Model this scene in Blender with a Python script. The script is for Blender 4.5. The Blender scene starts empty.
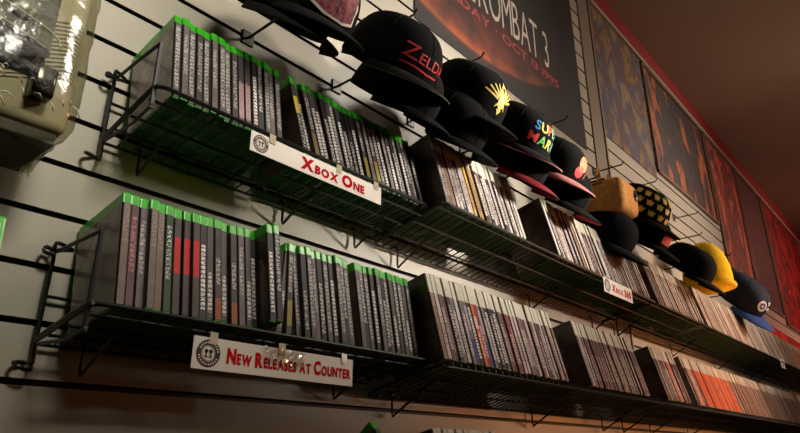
import bpy, bmesh, math, random
from mathutils import Vector, Matrix
random.seed(7)
C = bpy.context.scene.collection
R = math.radians
CAMZ = 1.35                      # camera height above the floor; heights below are given relative to it
WY = 0.96                        # the slat wall stands at y = WY
root_shift = Vector((0, 0, CAMZ))

# ------------------------------------------------------------------ helpers
def link(name, me, parent=None, mats=None):
    o = bpy.data.objects.new(name, me); C.objects.link(o)
    if parent is not None: o.parent = parent
    if mats and me is not None and not me.materials:
        for m in (mats if isinstance(mats, (list, tuple)) else [mats]): me.materials.append(m)
    return o
def finish(bm, name, smooth=False):
    me = bpy.data.meshes.new(name)
    bmesh.ops.recalc_face_normals(bm, faces=bm.faces)
    bm.to_mesh(me); bm.free()
    if smooth:
        for p in me.polygons: p.use_smooth = True
    return me
def obj(name, bm, mats, parent=None, smooth=False):
    return link(name, finish(bm, name, smooth), parent, mats)
def thing(name, label, cat, loc=(0, 0, 0), rot=(0, 0, 0), group=None):
    o = bpy.data.objects.new(name, None); C.objects.link(o)
    o.empty_display_size = .03
    o.location = Vector(loc) + root_shift; o.rotation_euler = rot
    o['label'] = label; o['category'] = cat
    if group: o['group'] = group
    return o
def struct(name, bm, mats, parent=None, smooth=False):
    o = obj(name, bm, mats, parent, smooth)
    if parent is None: o['kind'] = 'structure'; o.location = root_shift
    return o
def box(bm, x0, x1, y0, y1, z0, z1, mi=0, bevel=0):
    vs = [bm.verts.new((x, y, z)) for x in (x0, x1) for y in (y0, y1) for z in (z0, z1)]
    fs = []
    for f in ((0,1,3,2),(4,6,7,5),(0,4,5,1),(2,3,7,6),(0,2,6,4),(1,5,7,3)):
        fc = bm.faces.new([vs[i] for i in f]); fc.material_index = mi; fs.append(fc)
    if bevel:
        es = list({e for f in fs for e in f.edges})
        bmesh.ops.bevel(bm, geom=es, offset=bevel, segments=2, affect='EDGES', profile=.6)
def tube(bm, pts, r, n=6, closed=False, mi=0):
    pts = [Vector(p) for p in pts]; N = len(pts); rings = []
    for i, p in enumerate(pts):
        a = pts[(i-1) % N] if (closed or i > 0) else p
        b = pts[(i+1) % N] if (closed or i < N-1) else p
        d = (b-a).normalized()
        up = Vector((0,0,1)) if abs(d.z) < .9 else Vector((1,0,0))
        s = d.cross(up).normalized(); t = s.cross(d)
        rr = r
        rings.append([bm.verts.new(p + rr*(math.cos(k*2*math.pi/n)*s + math.sin(k*2*math.pi/n)*t)) for k in range(n)])
    for i in range(N if closed else N-1):
        A, B = rings[i], rings[(i+1) % N]
        for k in range(n):
            f = bm.faces.new((A[k], A[(k+1)%n], B[(k+1)%n], B[k])); f.material_index = mi
    if not closed:
        bm.faces.new(rings[0][::-1]).material_index = mi; bm.faces.new(rings[-1]).material_index = mi
def lathe(bm, prof, n=32, c=(0,0,0), axis='z', mi=0):
    rings = []
    for r, h in prof:
        ring = []
        for k in range(n):
            a = 2*math.pi*k/n
            if axis == 'z': v = (c[0]+r*math.cos(a), c[1]+r*math.sin(a), c[2]+h)
            else: v = (c[0]+r*math.cos(a), c[1]+h, c[2]+r*math.sin(a))
            ring.append(bm.verts.new(v))
        rings.append(ring)
    for A, B in zip(rings, rings[1:]):
        for k in range(n): bm.faces.new((A[k], A[(k+1)%n], B[(k+1)%n], B[k])).material_index = mi
    bm.faces.new(rings[0]).material_index = mi; bm.faces.new(rings[-1]).material_index = mi
def smoothpath(pts, sub=6):
    P = [Vector(p) for p in pts]; out = []
    for i in range(len(P)-1):
        a = P[max(i-1,0)]; b = P[i]; c = P[i+1]; d = P[min(i+2,len(P)-1)]
        for k in range(sub):
            t = k/sub
            out.append(.5*((2*b)+(c-a)*t+(2*a-5*b+4*c-d)*t*t+(3*b-a-3*c+d)*t**3))
    out.append(P[-1]); return out

# ------------------------------------------------------------------ materials
def srgb(c):
    return tuple((v/12.92 if v <= .04045 else ((v+.055)/1.055)**2.4) for v in (x/255 for x in c)) + (1,)
def mat(name, col, rough=.5, metal=0, spec=.5, **k):
    m = bpy.data.materials.new(name); m.use_nodes = True
    b = m.node_tree.nodes['Principled BSDF']
    b.inputs['Base Color'].default_value = srgb(col); b.inputs['Roughness'].default_value = rough
    b.inputs['Metallic'].default_value = metal; b.inputs['Specular IOR Level'].default_value = spec
    for kk, v in k.items(): b.inputs[kk.replace('_', ' ')].default_value = v
    return m
def nodes(m):
    nt = m.node_tree; return nt, nt.nodes, nt.links, nt.nodes['Principled BSDF']
def vary(m, scale=8, amt=.12, bump=0, coords='Object', stretch=(1,1,1), detail=4):
    """procedural unevenness over the base colour, with an optional bump"""
    nt, N, L, b = nodes(m); base = tuple(b.inputs['Base Color'].default_value)
    tc = N.new('ShaderNodeTexCoord'); mp = N.new('ShaderNodeMapping'); mp.inputs['Scale'].default_value = stretch
    no = N.new('ShaderNodeTexNoise'); no.inputs['Scale'].default_value = scale; no.inputs['Detail'].default_value = detail
    L.new(tc.outputs[coords], mp.inputs[0]); L.new(mp.outputs[0], no.inputs['Vector'])
    cr = N.new('ShaderNodeValToRGB'); cr.color_ramp.elements[0].position = .3; cr.color_ramp.elements[1].position = .7
    cr.color_ramp.elements[0].color = tuple(c*(1-amt) for c in base[:3])+(1,); cr.color_ramp.elements[1].color = tuple(min(1,c*(1+amt)) for c in base[:3])+(1,)
    L.new(no.outputs[0], cr.inputs[0]); L.new(cr.outputs[0], b.inputs['Base Color'])
    if bump:
        bp = N.new('ShaderNodeBump'); bp.inputs['Strength'].default_value = bump; bp.inputs['Distance'].default_value = .002
        L.new(no.outputs[0], bp.inputs['Height']); L.new(bp.outputs[0], b.inputs['Normal'])
    return m
M = {}
M['slat'] = vary(mat('cream_laminate', (168,161,145), .42), 3, .06)
M['groove'] = vary(mat('dark_brown_slot', (40,24,16), .6), 30, .2)
M['steel'] = vary(mat('grey_painted_column', (128,116,100), .4), 2, .08)
M['ceiling'] = vary(mat('brown_ceiling', (158,130,108), .85), 2, .08)
M['redtrim'] = vary(mat('red_matt_trim', (130,12,14), .6), 4, .15)
M['floor'] = vary(mat('grey_carpet', (130,120,110), .9), 60, .3, .3)
M['plainwall'] = vary(mat('warm_painted_wall', (150,135,115), .8), 3, .08)
M['wire'] = vary(mat('black_coated_wire', (9,8,8), .42), 60, .3)
M['chrome'] = vary(mat('dark_metal_peg', (60,56,52), .35, 1), 40, .1)
M['white'] = vary(mat('white_card', (236,228,216), .35), 12, .04)
M['redink'] = vary(mat('red_ink', (196,8,18), .85, spec=.1), 30, .08)
M['darkink'] = vary(mat('dark_brown_ink', (58,34,32), .5), 30, .1)
M['tape'] = vary(mat('glossy_clear_tape', (205,190,165), .12), 30, .1)
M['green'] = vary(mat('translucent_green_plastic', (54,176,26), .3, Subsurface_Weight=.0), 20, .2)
M['shadegreen'] = vary(mat('shaded_green_plastic', (18,72,20), .4), 20, .3)  # shaded copy of the green plastic, underside shade put into the colour
M['litshell'] = vary(mat('lit_pale_green_plastic', (188,190,158), .25), 20, .1)  # lit copy of the green case plastic, light put into the colour
M['shadeshell'] = vary(mat('shaded_olive_plastic', (70,100,36), .4), 20, .2)  # shaded copy of the same plastic for case bottoms, shade in the colour
M['black'] = vary(mat('black_cotton_twill', (8,8,8), .9, spec=.12), 250, .35, .25)
M['blackpanel'] = vary(mat('black_brim_cloth', (11,10,10), .85, spec=.15), 250, .35, .25)
M['redcloth'] = vary(mat('red_cotton_twill', (130,14,26), .8, spec=.3), 250, .2, .2)
M['pinkcloth'] = vary(mat('dusty_pink_cloth', (196,120,116), .8), 60, .2, .2)
M['navy'] = vary(mat('navy_cotton_twill', (12,20,44), .8, spec=.3), 200, .2, .2)
M['blue'] = vary(mat('blue_cotton_twill', (26,62,130), .8, spec=.3), 200, .2, .2)
M['olive'] = vary(mat('olive_camouflage_cloth', (80,84,40), .8), 90, .6, .2)
M['tan'] = vary(mat('tan_plush_cloth', (196,136,76), .95, spec=.2), 60, .2, .4)
M['brown'] = vary(mat('brown_plush_cloth', (84,50,28), .95, spec=.2), 60, .2, .4)
M['yellow'] = vary(mat('yellow_plush_cloth', (240,196,24), .95, spec=.2), 60, .12, .4)
M['gold'] = vary(mat('gold_embroidery', (232,200,72), .5), 200, .15)
M['redthread'] = vary(mat('red_embroidery', (200,24,34), .6), 200, .15)
M['whitethread'] = vary(mat('white_embroidery', (225,218,205), .6), 200, .08)
M['pinkthread'] = vary(mat('pink_printed_patch', (130,62,70), .7), 120, .8)
for n, c in (('t_blue',(50,140,220)),('t_yellow',(245,215,40)),('t_green',(90,190,50)),('t_red',(225,40,36)),('t_orange',(240,120,40))):
    M[n] = vary(mat(n.replace('t_','')+'_embroidery', c, .6), 200, .1)
M['console'] = vary(mat('beige_console_plastic', (196,188,166), .55), 6, .06)
M['consoledark'] = vary(mat('dark_grey_console_panel', (84,82,76), .6), 8, .1)
M['foldglint'] = vary(mat('pale_fold_glint', (226,222,206), .15), 40, .1)  # white glints along the bag folds, made as pale tubes
M['undershade'] = vary(mat('shaded_console_underside', (58,54,44), .5), 20, .3)
M['greybutton'] = vary(mat('grey_button_plastic', (140,138,132), .3), 8, .05)
M['cable'] = vary(mat('glossy_black_cable', (12,12,14), .12), 8, .1)
M['rust'] = vary(mat('orange_brown_label', (160,86,50), .5), 30, .2)

def film(name, tint=(235,235,225), gloss=.22, rough=.08):
    m = bpy.data.materials.new(name); m.use_nodes = True; nt = m.node_tree; N = nt.nodes; L = nt.links
    N.clear(); out = N.new('ShaderNodeOutputMaterial'); tr = N.new('ShaderNodeBsdfTransparent'); gl = N.new('ShaderNodeBsdfGlossy')
    tr.inputs[0].default_value = srgb(tint); gl.inputs['Roughness'].default_value = rough
    fr = N.new('ShaderNodeLayerWeight'); fr.inputs[0].default_value = gloss
    mx = N.new('ShaderNodeMixShader'); tc = N.new('ShaderNodeTexCoord'); no = N.new('ShaderNodeTexNoise'); no.inputs['Scale'].default_value = 26; no.inputs['Detail'].default_value = 3
    bp = N.new('ShaderNodeBump'); bp.inputs['Strength'].default_value = .5; bp.inputs['Distance'].default_value = .004
    L.new(tc.outputs['Object'], no.inputs['Vector']); L.new(no.outputs[0], bp.inputs['Height']); L.new(bp.outputs[0], gl.inputs['Normal']); L.new(bp.outputs[0], fr.inputs['Normal'])
    L.new(fr.outputs['Facing'], mx.inputs[0]); L.new(tr.outputs[0], mx.inputs[1]); L.new(gl.outputs[0], mx.inputs[2]); L.new(mx.outputs[0], out.inputs[0])
    return m
M['glaretape'] = film('glossy_crinkled_tape', (240,236,228), .30, .10)
M['bag'] = film('clear_plastic_bag', (218,218,202), .10, .14)

def spine_mat(name, base, text, H, t0, t1, band=None, b0=0, b1=0, top=None, topz=0, foot=None, footz=0, seed=0, dens=.55):
    """printed paper spine: base colour, a row of small letter marks between heights t0..t1 (fractions), a colour band b0..b1, a top band and a foot band"""
    m = mat(name, base, .5, spec=.25); nt, N, L, b = nodes(m)
    tc = N.new('ShaderNodeTexCoord'); sp = N.new('ShaderNodeSeparateXYZ'); L.new(tc.outputs['Object'], sp.inputs[0])
    def mth(op, a, c=None, d=None):
        n = N.new('ShaderNodeMath'); n.operation = op
        for i, v in enumerate((a, c, d)):
            if v is None: continue
            if isinstance(v, (int, float)): n.inputs[i].default_value = v
            else: L.new(v, n.inputs[i])
        return n.outputs[0]
    z = mth('DIVIDE', sp.outputs['Z'], H)
    def rng(a, c): return mth('MULTIPLY', mth('GREATER_THAN', z, a), mth('LESS_THAN', z, c))
    def mix(f, A, B):
        n = N.new('ShaderNodeMix'); n.data_type = 'RGBA'; L.new(f, n.inputs[0])
        for i, v in ((6, A), (7, B)):
            if isinstance(v, tuple): n.inputs[i].default_value = v
            else: L.new(v, n.inputs[i])
        return n.outputs[2]
    col = srgb(base)
    no = N.new('ShaderNodeTexNoise'); no.noise_dimensions = '4D'; no.inputs['Scale'].default_value = 28; no.inputs['W'].default_value = seed
    L.new(tc.outputs['Object'], no.inputs['Vector'])
    nf = mth('MULTIPLY', mth('SUBTRACT', no.outputs[0], .4), 1.6)
    col = mix(mth('MINIMUM', mth('MAXIMUM', nf, 0), .8), col, tuple(c*.35 for c in srgb(base)[:3])+(1,))
    if band: col = mix(rng(b0, b1), col, srgb(band))
    if foot: col = mix(rng(-1, footz), col, srgb(foot))
    col = mix(mth('GREATER_THAN', mth('ABSOLUTE', sp.outputs['X']), .0047), col, (.012,.011,.011,1)) if H < .18 else mix(mth('GREATER_THAN', mth('ABSOLUTE', sp.outputs['X']), .0056), col, (.10,.09,.08,1))  # dark side edges: shade of the gaps between cases put into the colour
    # letter marks
    wn = N.new('ShaderNodeTexWhiteNoise'); wn.noise_dimensions = '3D'
    cx = N.new('ShaderNodeCombineXYZ')
    L.new(mth('FLOOR', mth('MULTIPLY', sp.outputs['X'], 900)), cx.inputs[0]); L.new(mth('FLOOR', mth('MULTIPLY', sp.outputs['Z'], 700)), cx.inputs[1]); cx.inputs[2].default_value = seed*1.37
    L.new(cx.outputs[0], wn.inputs['Vector'])
    glyph = mth('GREATER_THAN', wn.outputs['Value'], 1-dens)
    gap = mth('GREATER_THAN', mth('FRACT', mth('MULTIPLY', sp.outputs['Z'], 140)), .22)
    inx = mth('LESS_THAN', mth('ABSOLUTE', sp.outputs['X']), (.0034 if H < .18 else .0042))
    f = mth('MULTIPLY', mth('MULTIPLY', glyph, gap), mth('MULTIPLY', inx, rng(t0, t1)))
    col = mix(f, col, srgb(text))
    if top: 
        col = mix(rng(topz, 2), col, srgb(top))
    L.new(col, b.inputs['Base Color']); return m

def art_mat(name, cols, scale=6, rough=.35, seed=0, stretch=(1,1,1), dist=.25):
    """blurred painted artwork in the given colours"""
    m = mat(name, cols[0], rough); nt, N, L, b = nodes(m)
    tc = N.new('ShaderNodeTexCoord'); mp = N.new('ShaderNodeMapping'); mp.inputs['Scale'].default_value = stretch; mp.inputs['Location'].default_value = (seed*3.1, seed*1.7, seed*2.3)
    no = N.new('ShaderNodeTexNoise'); no.inputs['Scale'].default_value = scale; no.inputs['Detail'].default_value = 5; no.inputs['Distortion'].default_value = dist
    L.new(tc.outputs['Object'], mp.inputs[0]); L.new(mp.outputs[0], no.inputs['Vector'])
    cr = N.new('ShaderNodeValToRGB'); e = cr.color_ramp.elements
    n = len(cols); e[0].position = .28; e[1].position = .72
    for i in range(1, n-1): e.new(.28+.44*i/(n-1))
    for i, c in enumerate(cols): e[i].color = srgb(c)
    L.new(no.outputs[0], cr.inputs[0]); L.new(cr.outputs[0], b.inputs['Base Color']); return m

# ------------------------------------------------------------------ lettering
def text_mesh(segs, offset=.0, jitter=0, extrude=.0, res=3, space=1.0):
    """one mesh out of (string, size, material index) letters set in a row; baseline at z=0, starts at x=0, lies in the xz plane facing -y"""
    bm = bmesh.new(); x = 0
    for s, size, mi in segs:
        for ch in s:
            if ch == ' ': x += size*.34; continue
            cu = bpy.data.curves.new('t', 'FONT'); cu.body = ch; cu.size = size; cu.offset = offset*size; cu.resolution_u = res
            o = bpy.data.objects.new('t', cu); C.objects.link(o)
            dg = bpy.context.evaluated_depsgraph_get(); me = bpy.data.meshes.new_from_object(o.evaluated_get(dg))
            bpy.data.objects.remove(o); bpy.data.curves.remove(cu)
            if not len(me.vertices): bpy.data.meshes.remove(me); continue
            x0 = min(v.co.x for v in me.vertices); x1 = max(v.co.x for v in me.vertices)
            a = random.uniform(-jitter, jitter); dz = random.uniform(-jitter, jitter)*size*.3
            base = len(bm.verts); t = bmesh.new(); t.from_mesh(me)
            mp = {}
            for v in t.verts:
                px, pz = v.co.x-x0, v.co.y
                cx_ = (x1-x0)/2
                qx = cx_ + (px-cx_)*math.cos(a) - (pz-size*.35)*math.sin(a); qz = size*.35 + (px-cx_)*math.sin(a) + (pz-size*.35)*math.cos(a)
                mp[v] = bm.verts.new((x+qx, 0, qz+dz))
            for f in t.faces:
                try: nf = bm.faces.new([mp[v] for v in f.verts]); nf.material_index = mi
                except ValueError: pass
            t.free(); bpy.data.meshes.remove(me)
            x += (x1-x0) + size*.07*space
    return bm, x
def fit_text(bm, w, x0, x1, z0, zs=1.0, y=0):
    s = (x1-x0)/w
    for v in bm.verts: v.co = Vector((x0+v.co.x*s, y, z0+v.co.z*zs))

# ------------------------------------------------------------------ the room
X0, X1 = -2.6, 12.0
CEIL = 2.265
def slat_wall():
    bm = bmesh.new(); P = .0807; slots = [.660-P*k for k in range(-20, 26)]
    slots = [s for s in slots if s > -1.30 and s < CEIL-.03]
    slots.sort(reverse=True); h = .0046
    prof = [(WY, CEIL, 0)]
    for s in slots:
        prof += [(WY, s+h, 0), (WY+.006, s+h, 1), (WY+.006, s+h+.006, 1), (WY+.013, s+h+.006, 1), (WY+.013, s-h-.006, 1), (WY+.006, s-h-.006, 1), (WY+.006, s-h, 1), (WY, s-h, 1)]
    prof.append((WY, -CAMZ, 0))
    A = [bm.verts.new((X0, y, z)) for y, z, m in prof]; B = [bm.verts.new((X1, y, z)) for y, z, m in prof]
    for i in range(len(prof)-1):
        f = bm.faces.new((A[i], A[i+1], B[i+1], B[i])); f.material_index = prof[i+1][2] if i < len(prof)-1 else 0
    # a backing so that the wall has thickness
    box(bm, X0, X1, WY+.02, WY+.08, -CAMZ, CEIL, 0)
    return bm
w = struct('wall_back', slat_wall(), [M['slat'], M['groove']])
bm = bmesh.new(); box(bm, X0, X1, -4.5, WY+.08, CEIL, CEIL+.06); struct('ceiling', bm, M['ceiling'])
bm = bmesh.new(); box(bm, X0, X1, -4.5, WY+.08, -CAMZ-.06, -CAMZ); struct('floor', bm, M['floor'])
bm = bmesh.new(); box(bm, X0-.06, X0, -4.5, WY+.08, -CAMZ, CEIL); struct('wall_left', bm, M['plainwall'])
bm = bmesh.new(); box(bm, X1, X1+.06, -4.5, WY+.08, -CAMZ, CEIL); struct('wall_right', bm, M['plainwall'])
bm = bmesh.new(); box(bm, X0, X1, -4.56, -4.5, -CAMZ, CEIL); struct('wall_front', bm, M['plainwall'])
bm = bmesh.new(); box(bm, X0, X1, WY-.012, WY, 2.145, CEIL); struct('trim_1', bm, M['redtrim'])
bm = bmesh.new(); box(bm, X0, X1, WY-.018, WY, 2.122, 2.145, bevel=.002); struct('trim_2', bm, M['plainwall'])
bm = bmesh.new(); box(bm, 2.385, 2.50, WY-.006, WY, .2, 2.122, bevel=.001); box(bm, 2.50, 2.512, WY-.012, WY, .2, 2.122, bevel=.001); struct('trim_3', bm, M['steel'])

# ------------------------------------------------------------------ game cases
def case_shell(T, D, H, name, m, m2, round_=.0025):
    bm = bmesh.new(); box(bm, -T/2, T/2, 0, D, 0, H, bevel=round_)
    # thumb notch line and hinge lips that show on the long sides
    box(bm, -T/2+.002, T/2-.002, -.0006, .002, .004, H-.004)
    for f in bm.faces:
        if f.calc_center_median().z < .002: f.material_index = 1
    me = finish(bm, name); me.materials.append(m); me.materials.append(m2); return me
def sleeve(T, D, z0, z1, name, ms, mc, edge=.006):
    bm = bmesh.new(); e = .0006; x = T/2+.0005; c = .0015
    # spine front, two covers; thin wrapped paper under film
    v = [bm.verts.new(p) for p in ((-x+c, -e-.0004, z0), (x-c, -e-.0004, z0), (x-c, -e-.0004, z1), (-x+c, -e-.0004, z1))]
    bm.faces.new(v).material_index = 0
    for s in (-1, 1):
        v = [bm.verts.new(p) for p in ((s*x, c, z0), (s*x, D-edge, z0), (s*x, D-edge, z1), (s*x, c, z1))]
        bm.faces.new(v).material_index = 1
        a = [bm.verts.new(p) for p in ((s*(x-c), -e-.0004, z0), (s*x, c, z0), (s*x, c, z1), (s*(x-c), -e-.0004, z1))]
        bm.faces.new(a).material_index = 0
    me = finish(bm, name); me.materials.append(ms); me.materials.append(mc); return me
T1, D1, H1 = .0128, .135, .171
T2, D2, H2 = .0136, .135, .190
SH1 = case_shell(T1, D1, H1, 'case_shell', M['green'], M['shadegreen'])
SH2 = case_shell(T2, D2, H2, 'case_shell', M['litshell'], M['shadeshell'])
covers = [art_mat('game_cover_print_%d' % i, c, 14, .25, i) for i, c in enumerate([
    [(30,26,26),(96,80,74),(60,40,36)], [(18,18,20),(70,54,48),(120,96,84)], [(40,20,18),(110,60,40),(30,24,24)], [(120,110,104),(150,140,136),(90,70,66)]])]
pale_cover = art_mat('pale_grey_cover_print', [(150,138,130),(120,108,102),(168,158,150)], 14, .25, 3)
V1 = {}   # variants of the green topped cases: (colour word, mesh)
def v1(key, word, base, text, t0=.25, t1=.85, **k):
    m = spine_mat('spine_print_'+key, base, text, H1, t0, t1, seed=len(V1)+1, **k)
    V1[key] = (word, sleeve(T1, D1, .004, H1-.017, 'cover_sleeve', m, pale_cover if key.startswith('g') else random.choice(covers)))
v1('g1', 'grey', (98,91,89), (200,195,190), .12, .86)
v1('g2', 'dim grey', (77,70,69), (180,172,168), .2, .8)
v1('g3', 'mauve grey', (116,102,102), (190,182,180), .3, .78)
v1('g4', 'brown grey', (125,109,100), (150,136,128), .55, .9)
v1('d1', 'black', (37,34,35), (215,210,205), .08, .62)
v1('d2', 'dark', (49,44,44), (190,184,180), .1, .5)
v1('d3', 'charcoal', (57,53,56), (205,200,196), .3, .9)
v1('w1', 'white lettered', (66,61,61), (235,228,222), .1, .7, dens=.8)
v1('p1', 'pink labelled', (73,64,66), (160,120,122), .1, .58, band=(176,150,148), b0=.12, b1=.55)
v1('y1', 'yellow striped', (46,42,40), (200,190,180), .1, .5, band=(216,186,40), b0=.52, b1=.74, dens=.4)
v1('y2', 'yellow footed', (73,66,64), (200,194,188), .45, .85, band=(150,132,44), b0=.1, b1=.36)
v1('o1', 'tan footed', (77,70,66), (196,190,184), .4, .8, foot=(122,96,66), footz=.34)
v1('r1', 'red banded', (82,70,70), (230,60,50), .4, .42, band=(196,34,32), b0=.38, b1=.72)
v1('r2', 'orange footed', (80,66,64), (206,196,190), .35, .6, foot=(150,78,44), footz=.22)
v1('gs', 'green striped', (62,82,53), (190,196,186), .3, .8)
V2 = {}
def v2(key, word, base, text, t0=.1, t1=.66, **k):
    k.setdefault('top', (206,202,184)); k.setdefault('topz', .76)
    m = spine_mat('spine_print_'+key, base, text, H2, t0, t1, seed=40+len(V2), **k)
    V2[key] = (word, sleeve(T2, D2, .002, H2-.002, 'cover_sleeve', m, random.choice(covers), .003))
v1('r0', 'reddish grey', (106,80,80), (190,120,120), .3, .8)
v1('w2', 'thin lettered', (91,84,82), (222,214,208), .08, .45, dens=.7)
v2('wh', 'white', (206,196,190), (60,50,54), .1, .5)
v2('wh2', 'pale pink', (206,184,182), (110,80,86), .15, .5)
v2('wh3', 'plain white', (222,214,204), (180,170,170), .3, .5, dens=.3)
v2('br', 'brown', (112,84,74), (210,196,186), .12, .6)
v2('dk', 'dark', (52,42,44), (214,206,200), .06, .66)
v2('dk2', 'boldly lettered', (30,26,30), (232,226,220), .08, .7, dens=.75)
v2('gy', 'grey', (124,114,114), (224,216,210), .1, .6)
v2('yl', 'yellow', (196,156,50), (60,40,34), .1, .5)
v2('or', 'orange', (206,96,40), (240,200,170), .1, .4, band=(216,190,176), b0=.45, b1=.6)
v2('rd', 'red', (140,28,34), (225,210,200), .1, .5)
v2('rd2', 'maroon', (98,50,52), (190,160,156), .1, .5)
v2('bl', 'blue footed', (120,112,118), (200,194,200), .4, .7, foot=(52,60,120), footz=.3)
v2('tn', 'tan', (166,134,108), (90,66,56), .1, .6)
v2('orglow', 'bright orange', (250,104,36), (250,180,120), .1, .4)  # orange spine with the warm glow put into its colour
ORD = 'first second third fourth fifth sixth seventh eighth ninth tenth eleventh twelfth thirteenth fourteenth fifteenth sixteenth seventeenth eighteenth nineteenth'.split()
TENS = {20:'twent',30:'thirt',40:'fort',50:'fift'}
def ordinal(n):
    if n < 20: return ORD[n-1]
    t, r = divmod(n, 10)
    return TENS[t*10]+'ieth' if r == 0 else TENS[t*10]+'y-'+ORD[r-1]
NCASE = [0]
def put_case(kind, key, loc, tilt, lean, label, group, yaw=0):
    if kind == 1: sh, (word, sl) = SH1, V1[key]
    else: sh, (word, sl) = SH2, V2[key]
    t = thing('game_case', label % word, 'video game', loc, (0, 0, 0), group)
    t.rotation_euler = (Matrix.Rotation(yaw, 4, 'Z') @ Matrix.Rotation(lean, 4, 'Y') @ Matrix.Rotation(-tilt, 4, 'X')).to_euler()
    link('case_shell', sh, t); link('cover_sleeve', sl, t); NCASE[0] += 1
    return t
# Matrix.Rotation(-a,'X') tips the top towards +y (the wall) : the floor of the basket falls to the wall
def row1(specs, z, y, tilt, place, group):
    """specs: list of (x, key, lean, dz)"""
    for i, (x, key, lean, dz) in enumerate(specs):
        put_case(1, key, (x, y+random.uniform(-.005,.004), z+dz+random.uniform(-.0005,.0025)), tilt, lean, '%s green topped game case, ' + ordinal(i+1) + ' ' + place, group)

TILT1, TILT2 = R(10), R(14)
def seq(x0, n, pitch, keys, jit=.0006):
    out = []; x = x0
    for i in range(n):
        out.append([x+random.uniform(-jit,jit), keys[i % len(keys)], 0, 0]); x += pitch
    return out
# upper basket, two runs parted by the slanting yellow striped case
YU, ZU = .795, .5055
PITCH = .0134
ka = ['g1','g3','g1','g2','g1','g3','g1','g1','g2','p1','p1','w1','d3','g1','g3','g2']
A = seq(.396, 16, PITCH, ka)
row1(A, ZU, YU, TILT1, 'from the wire end of the upper basket', 'green topped cases at the wire end of the upper basket')
kb = ['y1','w1','o1','w1','w1','d1','w1','g1','w1','d1','d2','w1','y2','g3','y2','g1','w1','g3','w1','d1','g1','w1','d3','g1','w1']
B = seq(.655, 25, .0139, kb)
for i, q_ in enumerate(B): q_[2] = R(-9) if i < 6 else R(-8) if i < 10 else R(-7); q_[3] = (.0055 if i == 7 else 0)
row1(B, ZU, YU, TILT1, 'after the dark gap, upper basket', 'green topped cases after the gap in the upper basket')
YL, ZL = .795, .180
kl = ['g4','r0','g3','g4','g4','gs','r1','r1','r1','w1','w2','r2','w2','r2','g3','w2','w1']
A = seq(.362, 17, PITCH, kl)
row1(A, ZL, YL, TILT1, 'from the wire end of the lower basket', 'green topped cases at the wire end of the lower basket')
Aq = [[.592, 'w1', 0, .012], [.606, 'd3', 0, .015]]
for i, q_ in enumerate(Aq): put_case(1, q_[1], (q_[0], YL-.022, ZL+q_[3]), TILT1, 0, '%s game case with green top, raised above its neighbours, ' + ('nearer' if i == 0 else 'farther') + ' of two', 'raised pair of green topped cases')
kc = ['w2','y2','g1','d2','g1','g3','d1','g1','w1','g1','d3','g1']
Bq = seq(.632, 12, .0138, kc)
Bq[0][0] = .622; Bq[0][2] = R(11); Bq[1][0] = .640; Bq[1][2] = R(6)
for q_ in Bq[2:]: q_[0] += .006
row1(Bq, ZL, YL, TILT1, 'in the run above the long sign', 'green topped cases above the long white sign')
kd = ['g3','d3','g1','w1','g3','d1','g1','w2','d3','g1','w2','g1']
Cq = seq(.816, 12, .0135, kd)
row1(Cq, ZL, YL, TILT1, 'in the last green run, lower basket', 'green topped cases at the far end of the lower basket')

def stack2(x0, x1, keys, z, y, place, group, lean=0, pitch=.0142):
    n = int((x1-x0)/pitch)
    for i in range(n):
        put_case(2, keys[i % len(keys)], (x0+i*pitch, y+random.uniform(-.003,.003), z+random.uniform(-.0005,.001)), TILT2, lean, '%s pale topped game case, ' + ordinal(i+1) + ' ' + place, group)
    return n
YU2, ZU2, ZL2 = .752, .518, .179
k = ['gy','br','tn','wh2','wh','dk','wh','wh2','yl','tn','yl','dk2','br','dk2','wh','dk','wh2','dk2','gy','wh','dk','wh3','wh','wh3']
stack2(1.022, 1.375, k, ZU2, YU2, 'in the first upper stack', 'white topped cases in the first upper stack')
k = ['wh3','dk','wh2','br','wh','wh3','wh2','gy','gy','gy','wh','tn','tn','wh3','wh2','wh','wh3','dk','rd2','wh2','gy','wh','wh3']
stack2(1.535, 2.205, k, ZU2, YU2, 'in the long upper stack', 'white topped cases in the long upper stack')
k = ['br','dk','wh','tn','wh3','or','wh3','wh2','wh3','wh','gy','wh3']
stack2(2.285, 2.80, k, ZU2, YU2, 'past the small white sign', 'white topped cases past the small sign')
k = ['tn','wh2','br','rd2','dk','gy','wh','gy','bl','dk2','or','rd','bl','gy','dk2','dk','dk2','gy','br','rd2','rd','br','wh2','wh2','gy','br','rd2','wh2','br','wh2','rd2','dk','wh2','gy']
stack2(1.0, 1.53, k, ZL2, YU2, 'in the first lower stack', 'pale topped cases in the first lower stack')
k = ['br','wh2','gy','rd2','rd2','rd2','rd2','rd2','br','rd2','rd2','br','br','dk','rd2','br','tn','dk','rd2','br','br','dk']
stack2(1.66, 2.08, k, ZL2, YU2, 'in the second lower stack', 'pale topped cases in the second lower stack')
k = ['rd2','br','gy','tn','dk','br','or','gy','br','orglow','gy','orglow','dk','orglow']
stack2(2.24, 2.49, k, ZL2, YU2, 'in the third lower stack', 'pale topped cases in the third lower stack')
k = ['dk','tn','wh2','orglow','or','orglow']
stack2(2.56, 2.66, k, ZL2, YU2, 'in the fourth lower stack, orange spines', 'pale topped cases in the fourth lower stack')

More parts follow.
